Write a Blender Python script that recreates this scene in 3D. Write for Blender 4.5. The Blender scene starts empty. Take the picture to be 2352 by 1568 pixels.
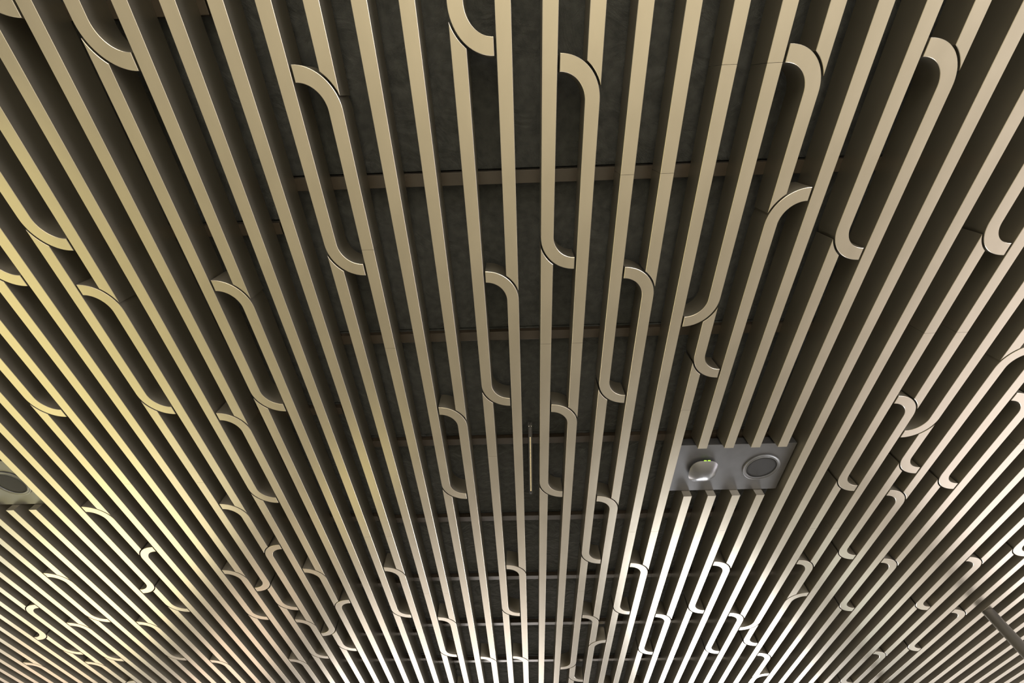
import bpy, bmesh, math, random
from mathutils import Matrix, Vector, noise

scn = bpy.context.scene
C = scn.collection
random.seed(4)

# ------------------------------------------------------------------ camera
MOD = 0.16                      # slat pitch in metres
CAM_Z = 1.60
H = 10.8538 * MOD               # camera to slat undersides
ZC = CAM_Z + H                  # height of the slat undersides
F_PX, PIT, ROL, YAW = 923.0155, 1.01614375, 0.00362382, 0.03746744
fv = Vector((0, math.cos(PIT), math.sin(PIT)))
uv = Vector((0, -math.sin(PIT), math.cos(PIT)))
rv = Vector((1, 0, 0))
Rz = Matrix.Rotation(YAW, 3, 'Z')
fv, uv, rv = Rz @ fv, Rz @ uv, Rz @ rv
rv, uv = math.cos(ROL) * rv + math.sin(ROL) * uv, -math.sin(ROL) * rv + math.cos(ROL) * uv
cd = bpy.data.cameras.new('camera')
cam = bpy.data.objects.new('camera', cd)
C.objects.link(cam)
cd.sensor_width = 36.0
cd.lens = F_PX / 2352 * 36.0
cd.shift_x = 3.045 / 2352
cd.clip_start = 0.05
M = Matrix((rv, uv, -fv)).transposed().to_4x4()
M.translation = (0, 0, CAM_Z)
cam.matrix_world = M
scn.camera = cam

# ------------------------------------------------------------------ world, lights, exposure
vs = scn.view_settings
vs.view_transform = 'Standard'
vs.look = 'None'
vs.gamma = 1
vs.use_curve_mapping = False
vs.exposure = 1.3
wd = bpy.data.worlds.new('world')
scn.world = wd
wd.use_nodes = True
bg = wd.node_tree.nodes['Background']
bg.inputs[0].default_value = (1.0, 0.96, 0.94, 1)
bg.inputs[1].default_value = 0.5

def area(name, loc, look, sx, sy, power, col):
    ld = bpy.data.lights.new(name, 'AREA')
    ld.shape = 'RECTANGLE'
    ld.size, ld.size_y = sx, sy
    ld.energy = power
    ld.color = col
    o = bpy.data.objects.new(name, ld)
    C.objects.link(o)
    d = (Vector(look) - Vector(loc)).normalized()
    o.matrix_world = Matrix.Translation(loc) @ d.to_track_quat('-Z', 'Y').to_matrix().to_4x4()
    return o

# tall lit shop-front displays standing round the hall, as they mirror in the satin slats; side and back are added fills
area('display_light_front', (4.3, 11.0, 1.2), (3.7, 0, 1.2), 3.0, 2.2, 235, (0.95, 0.965, 1.0))
area('display_light_entry', (-2.2, 12.5, 1.2), (-0.6, 0, 1.2), 5.4, 2.0, 105, (1.0, 0.92, 0.87))
area('display_light_yellow', (-6.1, 2.4, 1.0), (0, 2.0, 1.0), 5.0, 2.0, 46, (1.0, 0.89, 0.36))
area('display_light_amber', (-2.6, 5.2, 0.7), (-1.4, 1.0, 3.0), 0.9, 1.2, 3.6, (1.0, 0.86, 0.30))
area('display_light_cream', (-6.3, 6.2, 1.2), (0, 3.0, 1.2), 2.0, 2.0, 30, (1.0, 0.93, 0.58))
area('display_light_peach', (-8.2, 8.2, 1.2), (0, 4.0, 1.2), 1.3, 1.6, 9, (1.0, 0.66, 0.42))
area('display_light_apricot', (-6.4, 10.4, 1.2), (0, 4.0, 1.2), 1.4, 1.6, 14, (1.0, 0.74, 0.54))
area('display_light_pale', (-10.4, 7.6, 1.2), (0, 4.0, 1.2), 1.8, 1.8, 9, (0.92, 1.0, 0.96))
area('display_light_rose', (7.0, 1.8, 1.25), (0, 1.8, 1.25), 9.0, 2.4, 115, (1.0, 0.92, 0.96))
area('display_light_mint', (5.8, 7.6, 1.1), (0, 4.0, 1.2), 1.0, 1.6, 3.5, (0.84, 1.0, 0.92))
area('fill_light_side', (6.2, -4.6, 1.25), (-3, 2.0, 2.4), 6.0, 2.4, 370, (0.94, 0.95, 1.0))  # added fill, out of mirror view, brightens the right-facing slat sides
area('display_light_warm', (8.6, 9.0, 1.2), (0, 6.0, 1.2), 3.0, 2.0, 12, (1.0, 0.88, 0.78))
area('fill_light_back', (-0.4, -6.0, 1.2), (0, 4.0, 2.4), 6.0, 2.2, 230, (1.0, 0.93, 0.82))  # added fill from behind, brightens the near-facing hook end caps
# added overhead fill behind the camera, brightens the floor mirrored in the slats
area('fill_light_overhead', (0.4, -4.5, 4.2), (0.2, -1.5, 0.0), 4.0, 3.0, 690, (1.0, 0.93, 0.68))

# ------------------------------------------------------------------ materials
def mat(name, col, rough=0.5, metal=0.0, spec=0.5, coat=0.0):
    m = bpy.data.materials.new(name)
    m.use_nodes = True
    b = m.node_tree.nodes['Principled BSDF']
    b.inputs['Base Color'].default_value = (*col, 1)
    b.inputs['Roughness'].default_value = rough
    b.inputs['Metallic'].default_value = metal
    b.inputs['Specular IOR Level'].default_value = spec
    b.inputs['Coat Weight'].default_value = coat
    return m

def nd(m, t, **k):
    n = m.node_tree.nodes.new(t)
    for a, v in k.items():
        setattr(n, a, v)
    return n

def vary(m, c1, c2, scale, stretch=(1, 1, 1), detail=4, rough=None, bump=0.0, bscale=None):
    """noise mottling of the base colour, plus optional fine relief"""
    nt = m.node_tree
    b = nt.nodes['Principled BSDF']
    tc = nd(m, 'ShaderNodeTexCoord')
    mp = nd(m, 'ShaderNodeMapping')
    mp.inputs['Scale'].default_value = stretch
    nt.links.new(tc.outputs['Object'], mp.inputs[0])
    n = nd(m, 'ShaderNodeTexNoise')
    n.inputs['Scale'].default_value = scale
    n.inputs['Detail'].default_value = detail
    nt.links.new(mp.outputs[0], n.inputs['Vector'])
    r = nd(m, 'ShaderNodeValToRGB')
    r.color_ramp.elements[0].position = 0.35
    r.color_ramp.elements[1].position = 0.68
    r.color_ramp.elements[0].color = (*c1, 1)
    r.color_ramp.elements[1].color = (*c2, 1)
    nt.links.new(n.outputs['Fac'], r.inputs[0])
    nt.links.new(r.outputs[0], b.inputs['Base Color'])
    if rough:
        mr = nd(m, 'ShaderNodeMapRange')
        mr.inputs['To Min'].default_value, mr.inputs['To Max'].default_value = rough
        nt.links.new(n.outputs['Fac'], mr.inputs[0])
        nt.links.new(mr.outputs[0], b.inputs['Roughness'])
    if bump:
        n2 = nd(m, 'ShaderNodeTexNoise')
        n2.inputs['Scale'].default_value = bscale
        n2.inputs['Detail'].default_value = 3
        nt.links.new(mp.outputs[0], n2.inputs['Vector'])
        bp = nd(m, 'ShaderNodeBump')
        bp.inputs['Strength'].default_value = bump
        bp.inputs['Distance'].default_value = 0.004
        nt.links.new(n2.outputs['Fac'], bp.inputs['Height'])
        nt.links.new(bp.outputs[0], b.inputs['Normal'])
    return m

M_SLAT = vary(mat('champagne_metal', (0.5, 0.42, 0.30), 0.38, 0.91, 0.5),
              (0.25, 0.224, 0.177), (0.27, 0.242, 0.192), 9, (1, .35, 1), rough=(0.29, 0.36), bump=0.03, bscale=900)
M_FAB = vary(mat('black_acoustic_fabric', (0.02, 0.02, 0.018), 0.9, 0, 0.2),
             (0.025, 0.0262, 0.0255), (0.041, 0.0425, 0.041), 26, rough=(0.85, 0.95), bump=0.5, bscale=420)
def wrinkles(m):
    nt = m.node_tree
    b = nt.nodes['Principled BSDF']
    tc = nd(m, 'ShaderNodeTexCoord')
    w = nd(m, 'ShaderNodeTexNoise')
    w.inputs['Scale'].default_value = 7
    w.inputs['Detail'].default_value = 5
    w.inputs['Distortion'].default_value = 2.2
    nt.links.new(tc.outputs['Object'], w.inputs['Vector'])
    bp = nd(m, 'ShaderNodeBump')
    bp.inputs['Strength'].default_value = 0.5
    bp.inputs['Distance'].default_value = 0.035
    nt.links.new(w.outputs['Fac'], bp.inputs['Height'])
    old = b.inputs['Normal'].links[0].from_node
    nt.links.new(bp.outputs[0], old.inputs['Normal'])
wrinkles(M_FAB)
M_FAB.node_tree.nodes['Principled BSDF'].inputs['Sheen Weight'].default_value = 0.17
M_FAB.node_tree.nodes['Principled BSDF'].inputs['Sheen Roughness'].default_value = 0.4
M_SLAB = vary(mat('dark_soffit', (0.02, 0.02, 0.02), 0.9), (0.015, 0.015, 0.015), (0.03, 0.03, 0.03), 8)
M_PLATE = vary(mat('grey_painted_steel', (0.16, 0.155, 0.155), 0.42, 0.5, 0.5),
               (0.036, 0.0355, 0.038), (0.045, 0.0443, 0.047), 14, rough=(0.38, 0.45), bump=0.04, bscale=700)
M_RIM = vary(mat('grey_speaker_rim', (0.15, 0.148, 0.15), 0.38, 0.0, 0.4), (0.026, 0.026, 0.028), (0.035, 0.0345, 0.037), 20)
M_GRILLE = vary(mat('dark_speaker_grille', (0.05, 0.05, 0.052), 0.75, 0.0, 0.15),
                (0.012, 0.012, 0.0128), (0.018, 0.018, 0.0188), 300, bump=0.6, bscale=1400)
M_AP = vary(mat('silver_grey_plastic', (0.4, 0.4, 0.4), 0.27, 0.85, 0.5, 0.0), (0.10, 0.10, 0.105), (0.12, 0.12, 0.125), 6)
M_DARKP = vary(mat('dark_plastic', (0.03, 0.03, 0.03), 0.5), (0.022, 0.021, 0.02), (0.035, 0.033, 0.03), 30)
M_BAR = vary(mat('dark_bronze_bar', (0.06, 0.045, 0.03), 0.32, 0.0, 0.28),
             (0.018, 0.0135, 0.0095), (0.025, 0.019, 0.0135), 12, rough=(0.28, 0.36))
M_POLE = vary(mat('grey_brushed_pole', (0.17, 0.16, 0.15), 0.42, 0.6, 0.5), (0.16, 0.147, 0.13), (0.20, 0.186, 0.166), 12, (1, 1, .2))
M_FLOOR = vary(mat('pale_terrazzo', (0.45, 0.42, 0.37), 0.45), (0.38, 0.36, 0.32), (0.48, 0.45, 0.40), 5, detail=8)

def emit(name, col, st):
    m = mat(name, (0.02, 0.02, 0.02), 0.4)
    b = m.node_tree.nodes['Principled BSDF']
    b.inputs['Emission Color'].default_value = (*col, 1)
    b.inputs['Emission Strength'].default_value = st
    return m
M_LED = emit('green_status_light', (0.45, 1.0, 0.02), 0.55)
M_DIODE = vary(mat('cream_diode_lens', (0.8, 0.68, 0.45), 0.3, 0, 0.6), (0.72, 0.62, 0.42), (0.85, 0.75, 0.52), 60)
M_GLINT = vary(mat('bright_metal', (0.7, 0.68, 0.62), 0.25, 0.9), (0.62, 0.6, 0.55), (0.72, 0.7, 0.64), 40)

# ------------------------------------------------------------------ helpers
def link(name, bm, m, parent=None, smooth=False):
    me = bpy.data.meshes.new(name)
    bmesh.ops.recalc_face_normals(bm, faces=bm.faces)
    bm.to_mesh(me)
    bm.free()
    me.materials.append(m)
    if smooth:
        for p in me.polygons:
            p.use_smooth = True
    o = bpy.data.objects.new(name, me)
    C.objects.link(o)
    o.parent = parent
    return o

def thing(name, label, cat, loc=(0, 0, 0), group=None):
    o = bpy.data.objects.new(name, None)
    C.objects.link(o)
    o.location = loc
    o.empty_display_size = 0.1
    o['label'], o['category'] = label, cat
    if group:
        o['group'] = group
    return o

def box(bm, x0, x1, y0, y1, z0, z1, bev=0.0):
    v = [bm.verts.new((x, y, z)) for z in (z0, z1) for y in (y0, y1) for x in (x0, x1)]
    fs = [bm.faces.new([v[i] for i in q]) for q in
          ((0, 2, 3, 1), (4, 5, 7, 6), (0, 1, 5, 4), (2, 6, 7, 3), (0, 4, 6, 2), (1, 3, 7, 5))]
    if bev:
        es = list({e for f in fs for e in f.edges})
        bmesh.ops.bevel(bm, geom=es, offset=bev, segments=2, affect='EDGES', profile=0.5)

def lathe(bm, prof, n=64, cx=0, cy=0, close=False):
    """prof: list of (radius, z)"""
    rings = []
    for r, z in prof:
        if r < 1e-6:
            rings.append([bm.verts.new((cx, cy, z))])
        else:
            rings.append([bm.verts.new((cx + r * math.cos(2 * math.pi * i / n), cy + r * math.sin(2 * math.pi * i / n), z)) for i in range(n)])
    pairs = list(zip(rings[:-1], rings[1:]))
    if close:
        pairs.append((rings[-1], rings[0]))
    for a, b in pairs:
        for i in range(n):
            j = (i + 1) % n
            if len(a) == 1 and len(b) == 1:
                continue
            if len(a) == 1:
                bm.faces.new((a[0], b[i], b[j]))
            elif len(b) == 1:
                bm.faces.new((a[i], b[0], a[j]))
            else:
                bm.faces.new((a[i], b[i], b[j], a[j]))

def XC(k):                      # centre of slat column k (also fractions), metres
    return (0.86718 + k) * MOD
def YM(y):
    return y * MOD
def ZM(z):                      # height above the slat undersides, in modules
    return ZC + z * MOD

# ------------------------------------------------------------------ structure: floor, ceiling
bm = bmesh.new()
box(bm, -13, 13, -8, 15, -0.12, 0.0)
fl = link('floor', bm, M_FLOOR)
fl['kind'] = 'structure'

KMIN, KMAX = -44, 38
Y_NEAR, Y_FAR = -9.0, 42.0
SD = 0.72                       # slat depth in modules
ZFAB = 1.02
bm = bmesh.new()
box(bm, XC(KMIN - 1), XC(KMAX + 1), YM(Y_NEAR), YM(Y_FAR), ZM(ZFAB + .16), ZM(ZFAB + 1.0))
ceiling = link('ceiling', bm, M_SLAB)
ceiling['kind'] = 'structure'

# ------------------------------------------------------------------ slats
HW = 0.171                      # half width
GAP = 0.0563                    # hook end to neighbour
GC = 0.052                      # joint between hook and the slat behind it
CX = 1 - HW - GAP
R_OUT, R_IN = 1 - GAP, CX - HW
NA = 18
def YB(n):
    return 0.3095 + 1.00824 * n

# (column, row, kind): n = hook at the near end of the far slat, u = hook at the far end of the near slat;
# R / L = side to which the hook bends
BR = '''-12,-2,uR -10,-1,uR -2,-1,uR -5,-1,nL 1,-1,nL 6,-1,nL 9,-1,nL -14,3,uR -16,4,uR -13,4,nL -9,4,nL -6,4,uR
-1,4,nL 0,4,uR 3,4,nL 5,6,uL 6,2,nR 8,4,uR 12,4,uR -18,9,uR -14,9,uR -11,9,nL -10,9,uR -12,14,uR -19,14,nL -13,14,nL
-3,9,nL -2,9,uR -4,14,uR 2,9,uR 1,9,nL 0,14,uR 3,14,nL 5,8,uR 13,9,nL 14,11,uL 17,9,nL 12,14,uR 14,13,uR 16,14,uR
15,14,nL -24,19,nL -19,17,nR -20,21,uL -20,23,uR -15,19,nL -28,22,nR -29,26,uL -26,24,nL -25,24,uR -22,24,nL -29,28,uR
-27,29,uR -23,29,uR -32,29,nL -28,29,nL -20,29,nL -28,32,nR -14,21,uL -16,24,uR -13,17,nR -11,19,nL -14,23,uR
-13,24,nL -11,22,nR -12,26,uL -14,29,uR -12,28,uR -15,29,nL -7,19,nL -8,24,uR -5,24,nL -6,29,uR -3,29,nL -1,19,nL
-2,24,uR -1,29,nL 2,19,uR 5,19,nL 9,19,nL 3,24,nL 4,24,uR 8,24,uR 7,24,nL 11,24,nL 3,27,nR 2,31,uL 2,33,uR 6,29,uR
10,29,uR 12,26,uL 12,28,uR 14,29,nL 14,32,nR 13,19,nL 14,19,uR 13,22,nR 16,24,uR 17,19,nL 21,19,nL 22,19,uR 20,24,uR
23,24,nL 22,29,uR 21,29,nL 20,34,uR 15,7,nR -5,34,nL -11,34,nL 5,34,nL 7,34,nL 19,34,nL 23,34,nL'''
breaks = {}
for t in BR.split():
    k, n, c = t.split(',')
    breaks.setdefault(int(k), []).append((YB(int(n)), c))
SEAMS = {-0.36: (4, 5), 1.87: (2, 3), 3.59: (-5,), 6.85: (0, 1, -5, 12, 13), 9.79: (5,), 11.91: (-2, 18), 13.04: (-14, -17),
         16.96: (4, 5, 8, 12, 13, -8, -7, -20), 22.0: (2, 10, 14, -6, -5, 18, -17), 27.04: (4, -7, -9, 17, 25, -18)}
cuts = {}
for y, ks in SEAMS.items():
    for k in ks:
        cuts.setdefault(k, []).append(y)
PANEL_Y = (11.745, 14.555)
panel_cols = set(range(6, 10)) | set(range(-25, -21))

def chain(kind, y, d, far):
    """end outline from left to right; far = True for the far end of a slat"""
    sg = 1 if far else -1
    if kind == 'flat':
        return [(-HW, y), (HW, y)]
    y0 = y - sg * R_OUT if kind == 'hook' else y + sg * R_OUT
    pts = []
    if kind == 'hook':
        for i in range(NA + 1):
            a = math.pi / 2 * i / NA
            pts.append((CX - R_OUT * math.cos(a), y0 + sg * R_OUT * math.sin(a)))
        for i in range(NA, -1, -1):
            a = math.pi / 2 * i / NA
            pts.append((CX - R_IN * math.cos(a), y0 + sg * R_IN * math.sin(a)))
    else:                       # concave end that follows the hook's outer arc
        rc = R_OUT + GC
        for i in range(9):
            x = -HW + 2 * HW * i / 8
            pts.append((x, y0 - sg * math.sqrt(rc * rc - (x - CX) ** 2)))
    if d < 0:
        pts = [(-x, yy) for x, yy in pts][::-1]
    return pts

BEV = 0.008
def make_slat(k, near, far):
    pts = chain(*far, True) + chain(*near, False)[::-1]
    bm = bmesh.new()
    ym = 0.5 * (near[1] + far[1])
    lo = [bm.verts.new((x * MOD, (y - ym) * MOD, 0)) for x, y in pts]
    f = bm.faces.new(lo)
    ex = bmesh.ops.extrude_face_region(bm, geom=[f])
    top = [g for g in ex['geom'] if isinstance(g, bmesh.types.BMVert)]
    for v in top:
        v.co.z = SD * MOD
    tops = set(top)
    es = [e for e in bm.edges if e.verts[0] not in tops and e.verts[1] not in tops
          and not (abs(e.verts[0].co.y - e.verts[1].co.y) < 1e-6 and abs(abs(e.verts[0].co.x - e.verts[1].co.x) - 2 * HW * MOD) < 1e-5)]
    bmesh.ops.bevel(bm, geom=es, offset=BEV * MOD, segments=1, affect='EDGES', clamp_overlap=True)
    o = link('slat', bm, M_SLAT, ceiling)
    o.location = (XC(k), YM(ym), ZC)
    return o

SG = 0.0035
for k in range(KMIN, KMAX + 1):
    ev = [(y, c) for y, c in breaks.get(k, [])]
    for y in cuts.get(k, []):
        ev.append((y, 'seam'))
    if k in panel_cols:
        ev.append((PANEL_Y[0], 'open'))
    ev.sort()
    near = ('flat', Y_NEAR, 1)
    for y, c in ev:
        if c == 'seam':
            make_slat(k, near, ('flat', y - SG, 1))
            near = ('flat', y + SG, 1)
        elif c == 'open':
            make_slat(k, near, ('flat', PANEL_Y[0], 1))
            near = ('flat', PANEL_Y[1], 1)
        else:
            d = 1 if c[1] == 'R' else -1
            if c[0] == 'u':
                make_slat(k, near, ('hook', y, d))
                near = ('conc', y, d)
            else:
                make_slat(k, near, ('conc', y, d))
                near = ('hook', y, d)
    make_slat(k, near, ('flat', Y_FAR, 1))

# ------------------------------------------------------------------ crossbars above the slats, fabric between them
BAR_MAIN = [-8.2, -3.2, 1.78, 6.77, 11.68, 16.68, 21.8, 26.92, 32.05, 37.1]
BAR_LEFT = [-7.0, -2.05, 2.95, 9.89, 16.5, 22.3, 28.0, 31.65, 37.1]
BW = 0.33
ZB0, ZB1 = SD, SD + 0.2
SPLIT = -7.62
def crossbar(x0, x1, y):
    bm = bmesh.new()
    box(bm, -(x1 - x0) / 2, (x1 - x0) / 2, 0, BW * MOD, 0, (ZB1 - ZB0) * MOD, 0.0012)
    o = link('crossbar', bm, M_BAR, ceiling)
    o.location = ((x0 + x1) / 2, YM(y), ZM(ZB0))
for y in BAR_MAIN:
    crossbar(XC(SPLIT) + 0.002, XC(KMAX + .5), y)
for y in BAR_LEFT:
    crossbar(XC(KMIN - .5), XC(SPLIT) - 0.002, y)

def fabric(x0, x1, y0, y1, nx, ny, seed):
    bm = bmesh.new()
    g = []
    for j in range(ny + 1):
        row = []
        for i in range(nx + 1):
            u, v = i / nx, j / ny
            x, y = x0 + (x1 - x0) * u, y0 + (y1 - y0) * v
            edge = min(1, 9 * min(u, 1 - u, v, 1 - v))
            q = Vector((x * 5.0, y * 2.6, seed * 7.3))
            fold = abs(noise.noise(q * 1.4)) * 0.022
            rip = noise.noise(Vector((x * 9 + 2 * noise.noise(q), y * 26, seed))) * 0.006
            sag = -0.016 * math.sin(math.pi * u) * math.sin(math.pi * v)
            row.append(bm.verts.new((x, y, (sag + fold + rip) * edge)))
        g.append(row)
    for j in range(ny):
        for i in range(nx):
            bm.faces.new((g[j][i], g[j][i + 1], g[j + 1][i + 1], g[j + 1][i]))
    # turned-up hem so that the cloth has an edge
    for a, b in zip(g[0][:-1], g[0][1:]):
        va, vb = bm.verts.new(a.co + Vector((0, 0, .012))), bm.verts.new(b.co + Vector((0, 0, .012)))
        bm.faces.new((a, b, vb, va))
    o = link('fabric_panel', bm, M_FAB, ceiling, True)
    o.location.z = ZM(ZFAB)
sd = 0
for bars, xa, xb, nb in ((BAR_MAIN, SPLIT, KMAX + .5, 7), (BAR_LEFT, KMIN - .5, SPLIT, 6)):
    w = (xb - xa) / nb
    ys = bars + [Y_FAR]
    for y0, y1 in zip(ys[:-1], ys[1:]):
        for i in range(nb):
            sd += 1
            fabric(XC(xa + i * w) + .002, XC(xa + (i + 1) * w) - .002, YM(y0) + .004, YM(y1) - .004, 26, 26, sd)

# ------------------------------------------------------------------ equipment trays, speakers, access point
def tray(kc, label):
    x0, x1 = XC(kc - 2.28) , XC(kc + 2.26)
    y0, y1 = YM(11.85), YM(14.53)
    cx, cy = (x0 + x1) / 2, (y0 + y1) / 2
    t = thing('equipment_panel', label, 'panel', (cx, cy, ZM(0.28)), 'equipment panels set into the slats')
    bm = bmesh.new()
    box(bm, x0 - cx, x1 - cx, y0 - cy, y1 - cy, 0, 0.012, 0.0015)
    link('face_plate', bm, M_PLATE, t)
    hz = (0.62 - 0.28) * MOD
    th = 0.004
    for nm, q in (('side_wall', (x0 - cx, x0 - cx + th, y0 - cy, y1 - cy)), ('side_wall', (x1 - cx - th, x1 - cx, y0 - cy, y1 - cy)),
                  ('side_wall', (x0 - cx + th, x1 - cx - th, y0 - cy, y0 - cy + th)), ('side_wall', (x0 - cx + th, x1 - cx - th, y1 - cy - th, y1 - cy))):
        bm = bmesh.new()
        box(bm, *q, 0.012, hz)
        link(nm, bm, M_PLATE, t)
    for dx in (-.27, .27):
        bm = bmesh.new()
        lathe(bm, [(0, 0.012), (.005, 0.012), (.005, (ZFAB + .17 - .28) * MOD), (0, (ZFAB + .17 - .28) * MOD)], 12, dx, 0)
        link('hanger_rod', bm, M_GLINT, t)
    return t
KL = -23.5
tray(7.5, 'grey metal panel carrying the access point and a round speaker')
tray(KL, 'grey metal panel beside yellow-lit slats, holding only a round speaker')

def speaker(k, y, label):
    z0 = ZM(0.28)
    t = thing('ceiling_speaker', label, 'speaker', (XC(k), YM(y), z0), 'round ceiling speakers')
    m = MOD
    bm = bmesh.new()
    lathe(bm, [(0.730 * m, 0.0), (0.730 * m, -.004), (0.722 * m, -.0065), (0.705 * m, -.0072), (0.64 * m, -.004), (0.612 * m, -.0045),
               (0.602 * m, -.0068), (0.590 * m, -.0066), (0.585 * m, -.004), (0.585 * m, 0.0)], 96)
    link('rim', bm, M_RIM, t, False)
    bm = bmesh.new()
    lathe(bm, [(0.584 * m, -.0005), (0.578 * m, -.0022), (0.45 * m, -.0034), (0.2 * m, -.0042), (0, -.0044)], 72)
    link('grille', bm, M_GRILLE, t, True)
    return t
speaker(8.76, 13.17, 'round dark-grilled speaker beside the domed access point')
speaker(8.76 - 31.0, 13.17, 'round dark-grilled speaker in the panel among yellow-lit slats')

def access_point(k, y):
    t = thing('access_point', 'pale grey domed wireless access point with green status lights', 'access point', (XC(k), YM(y), ZM(0.28)))
    hx, hy = 0.56 * MOD, 0.60 * MOD
    def ring(bm, sc, z, n=72, p=2.8):
        o = []
        for i in range(n):
            a = 2 * math.pi * i / n
            c, s = math.cos(a), math.sin(a)
            r = (abs(c) ** p + abs(s) ** p) ** (-1 / p)
            o.append(bm.verts.new((hx * sc * r * c, hy * sc * r * s, z)))
        return o
    def skin(bm, rs, cap0=False, cap1=True):
        for a, b in zip(rs[:-1], rs[1:]):
            for i in range(len(a)):
                j = (i + 1) % len(a)
                bm.faces.new((a[i], b[i], b[j], a[j]))
        if cap0:
            bm.faces.new(rs[0])
        if cap1:
            bm.faces.new(rs[-1])
    zr = -0.020
    bm = bmesh.new()
    rs = [ring(bm, 1.0, zr)]
    for i in range(1, 15):
        q = 1 - i / 15
        rs.append(ring(bm, q ** 0.8 if q > .25 else q * 1.319, zr - 0.036 * (1 - (q ** 0.8) ** 2.2)))
    skin(bm, rs)
    link('dome_cover', bm, M_AP, t, True)
    bm = bmesh.new()
    skin(bm, [ring(bm, 0.80, 0.0), ring(bm, 0.86, -.008), ring(bm, 0.96, zr + .0045)], True)
    link('back_housing', bm, M_DARKP, t)
    bm = bmesh.new()
    skin(bm, [ring(bm, 0.97, zr + .0045), ring(bm, 0.995, zr + .003), ring(bm, 0.998, zr), ring(bm, 0.96, zr - .0004)], True)
    link('edge_rim', bm, M_GLINT, t)
    for dx in (-.018, .006):
        bm = bmesh.new()
        box(bm, dx + .004, dx + .020, -hy * 1.022, -hy * 0.98, zr + .001, zr + .0058, .0006)
        link('status_light', bm, M_LED, t)
access_point(6.41, 13.22)

# ------------------------------------------------------------------ LED bars tucked between the slats
def led_bar(k, y0, y1, z, label):
    L = (y1 - y0) * MOD
    t = thing('light_bar', label, 'light bar', (XC(k), YM(y0), ZM(z)), 'light bars between the slats')
    hw = 0.075 * MOD
    hz = (SD - z) * MOD
    bm = bmesh.new()
    box(bm, -hw, hw, .030, L - .025, 0.004, hz, .0008)
    link('housing', bm, M_DARKP, t)
    for sx in (-1, 1):
        bm = bmesh.new()
        box(bm, sx * hw * .84 - .0016, sx * hw * .84 + .0016, .004, L - .02, -.002, 0.004, .0004)
        link('side_lip', bm, M_DARKP, t)
    bm = bmesh.new()
    n = 58
    ya, yb = .135, L - .035
    for i in range(n):
        yc = ya + (yb - ya) * i / (n - 1)
        q = (yb - ya) / n * .30
        box(bm, -.0040, .0040, yc - q, yc + q, 0.0012, .0042)
    link('diode_row', bm, M_DIODE, t)
    bm = bmesh.new()
    box(bm, -hw * .62, hw * .62, L - .024, L - .004, -.002, .016, .001)
    link('end_cap', bm, M_PLATE, t)
    bm = bmesh.new()
    box(bm, -hw * .62, hw * .62, .045, .118, -.001, .006, .001)
    link('driver_cover', bm, M_DARKP, t)
    for sx in (-1, 1):
        bm = bmesh.new()
        lathe(bm, [(0, -.0030), (.0022, -.0024), (.0028, .0), (.0028, .004), (0, .004)], 10, sx * hw * .62, .034)
        link('screw', bm, M_GLINT, t)
    bm = bmesh.new()
    lathe(bm, [(0, 0.0), (.0035, .001), (.0035, .012), (0, .012)], 10, 0, .022)
    box(bm, -.004, .004, .018, .040, .008, .016)
    link('cable_gland', bm, M_DARKP, t)
led_bar(-0.515, 10.73, 15.0, 0.60, 'slim black light bar with a row of cream diodes between two slats')
led_bar(13.48, 35.0, 39.3, 0.60, 'slim black light bar in the gap beyond the brightest white slats')

# ------------------------------------------------------------------ poles from floor to ceiling
def pole(k, y, label):
    t = thing('support_pole', label, 'pole', (XC(k), YM(y), 0), 'round support poles')
    r = 0.044
    bm = bmesh.new()
    lathe(bm, [(0, .012), (r, .012), (r, ZC - .001), (0, ZC - .001)], 40)
    o = link('shaft', bm, M_POLE, t)
    for p in o.data.polygons:
        p.use_smooth = abs(p.normal.z) < .5
    bm = bmesh.new()
    lathe(bm, [(0, 0), (.095, 0), (.095, .010), (.088, .013), (.050, .014), (.047, .03), (0, .03)], 40)
    link('base_flange', bm, M_POLE, t)
pole(24.1, 24.72, 'dark grey round pole meeting the slats, its top in view')
pole(23.9, 35.6, 'second dark grey pole, seen only as smudges mirrored in the slats')
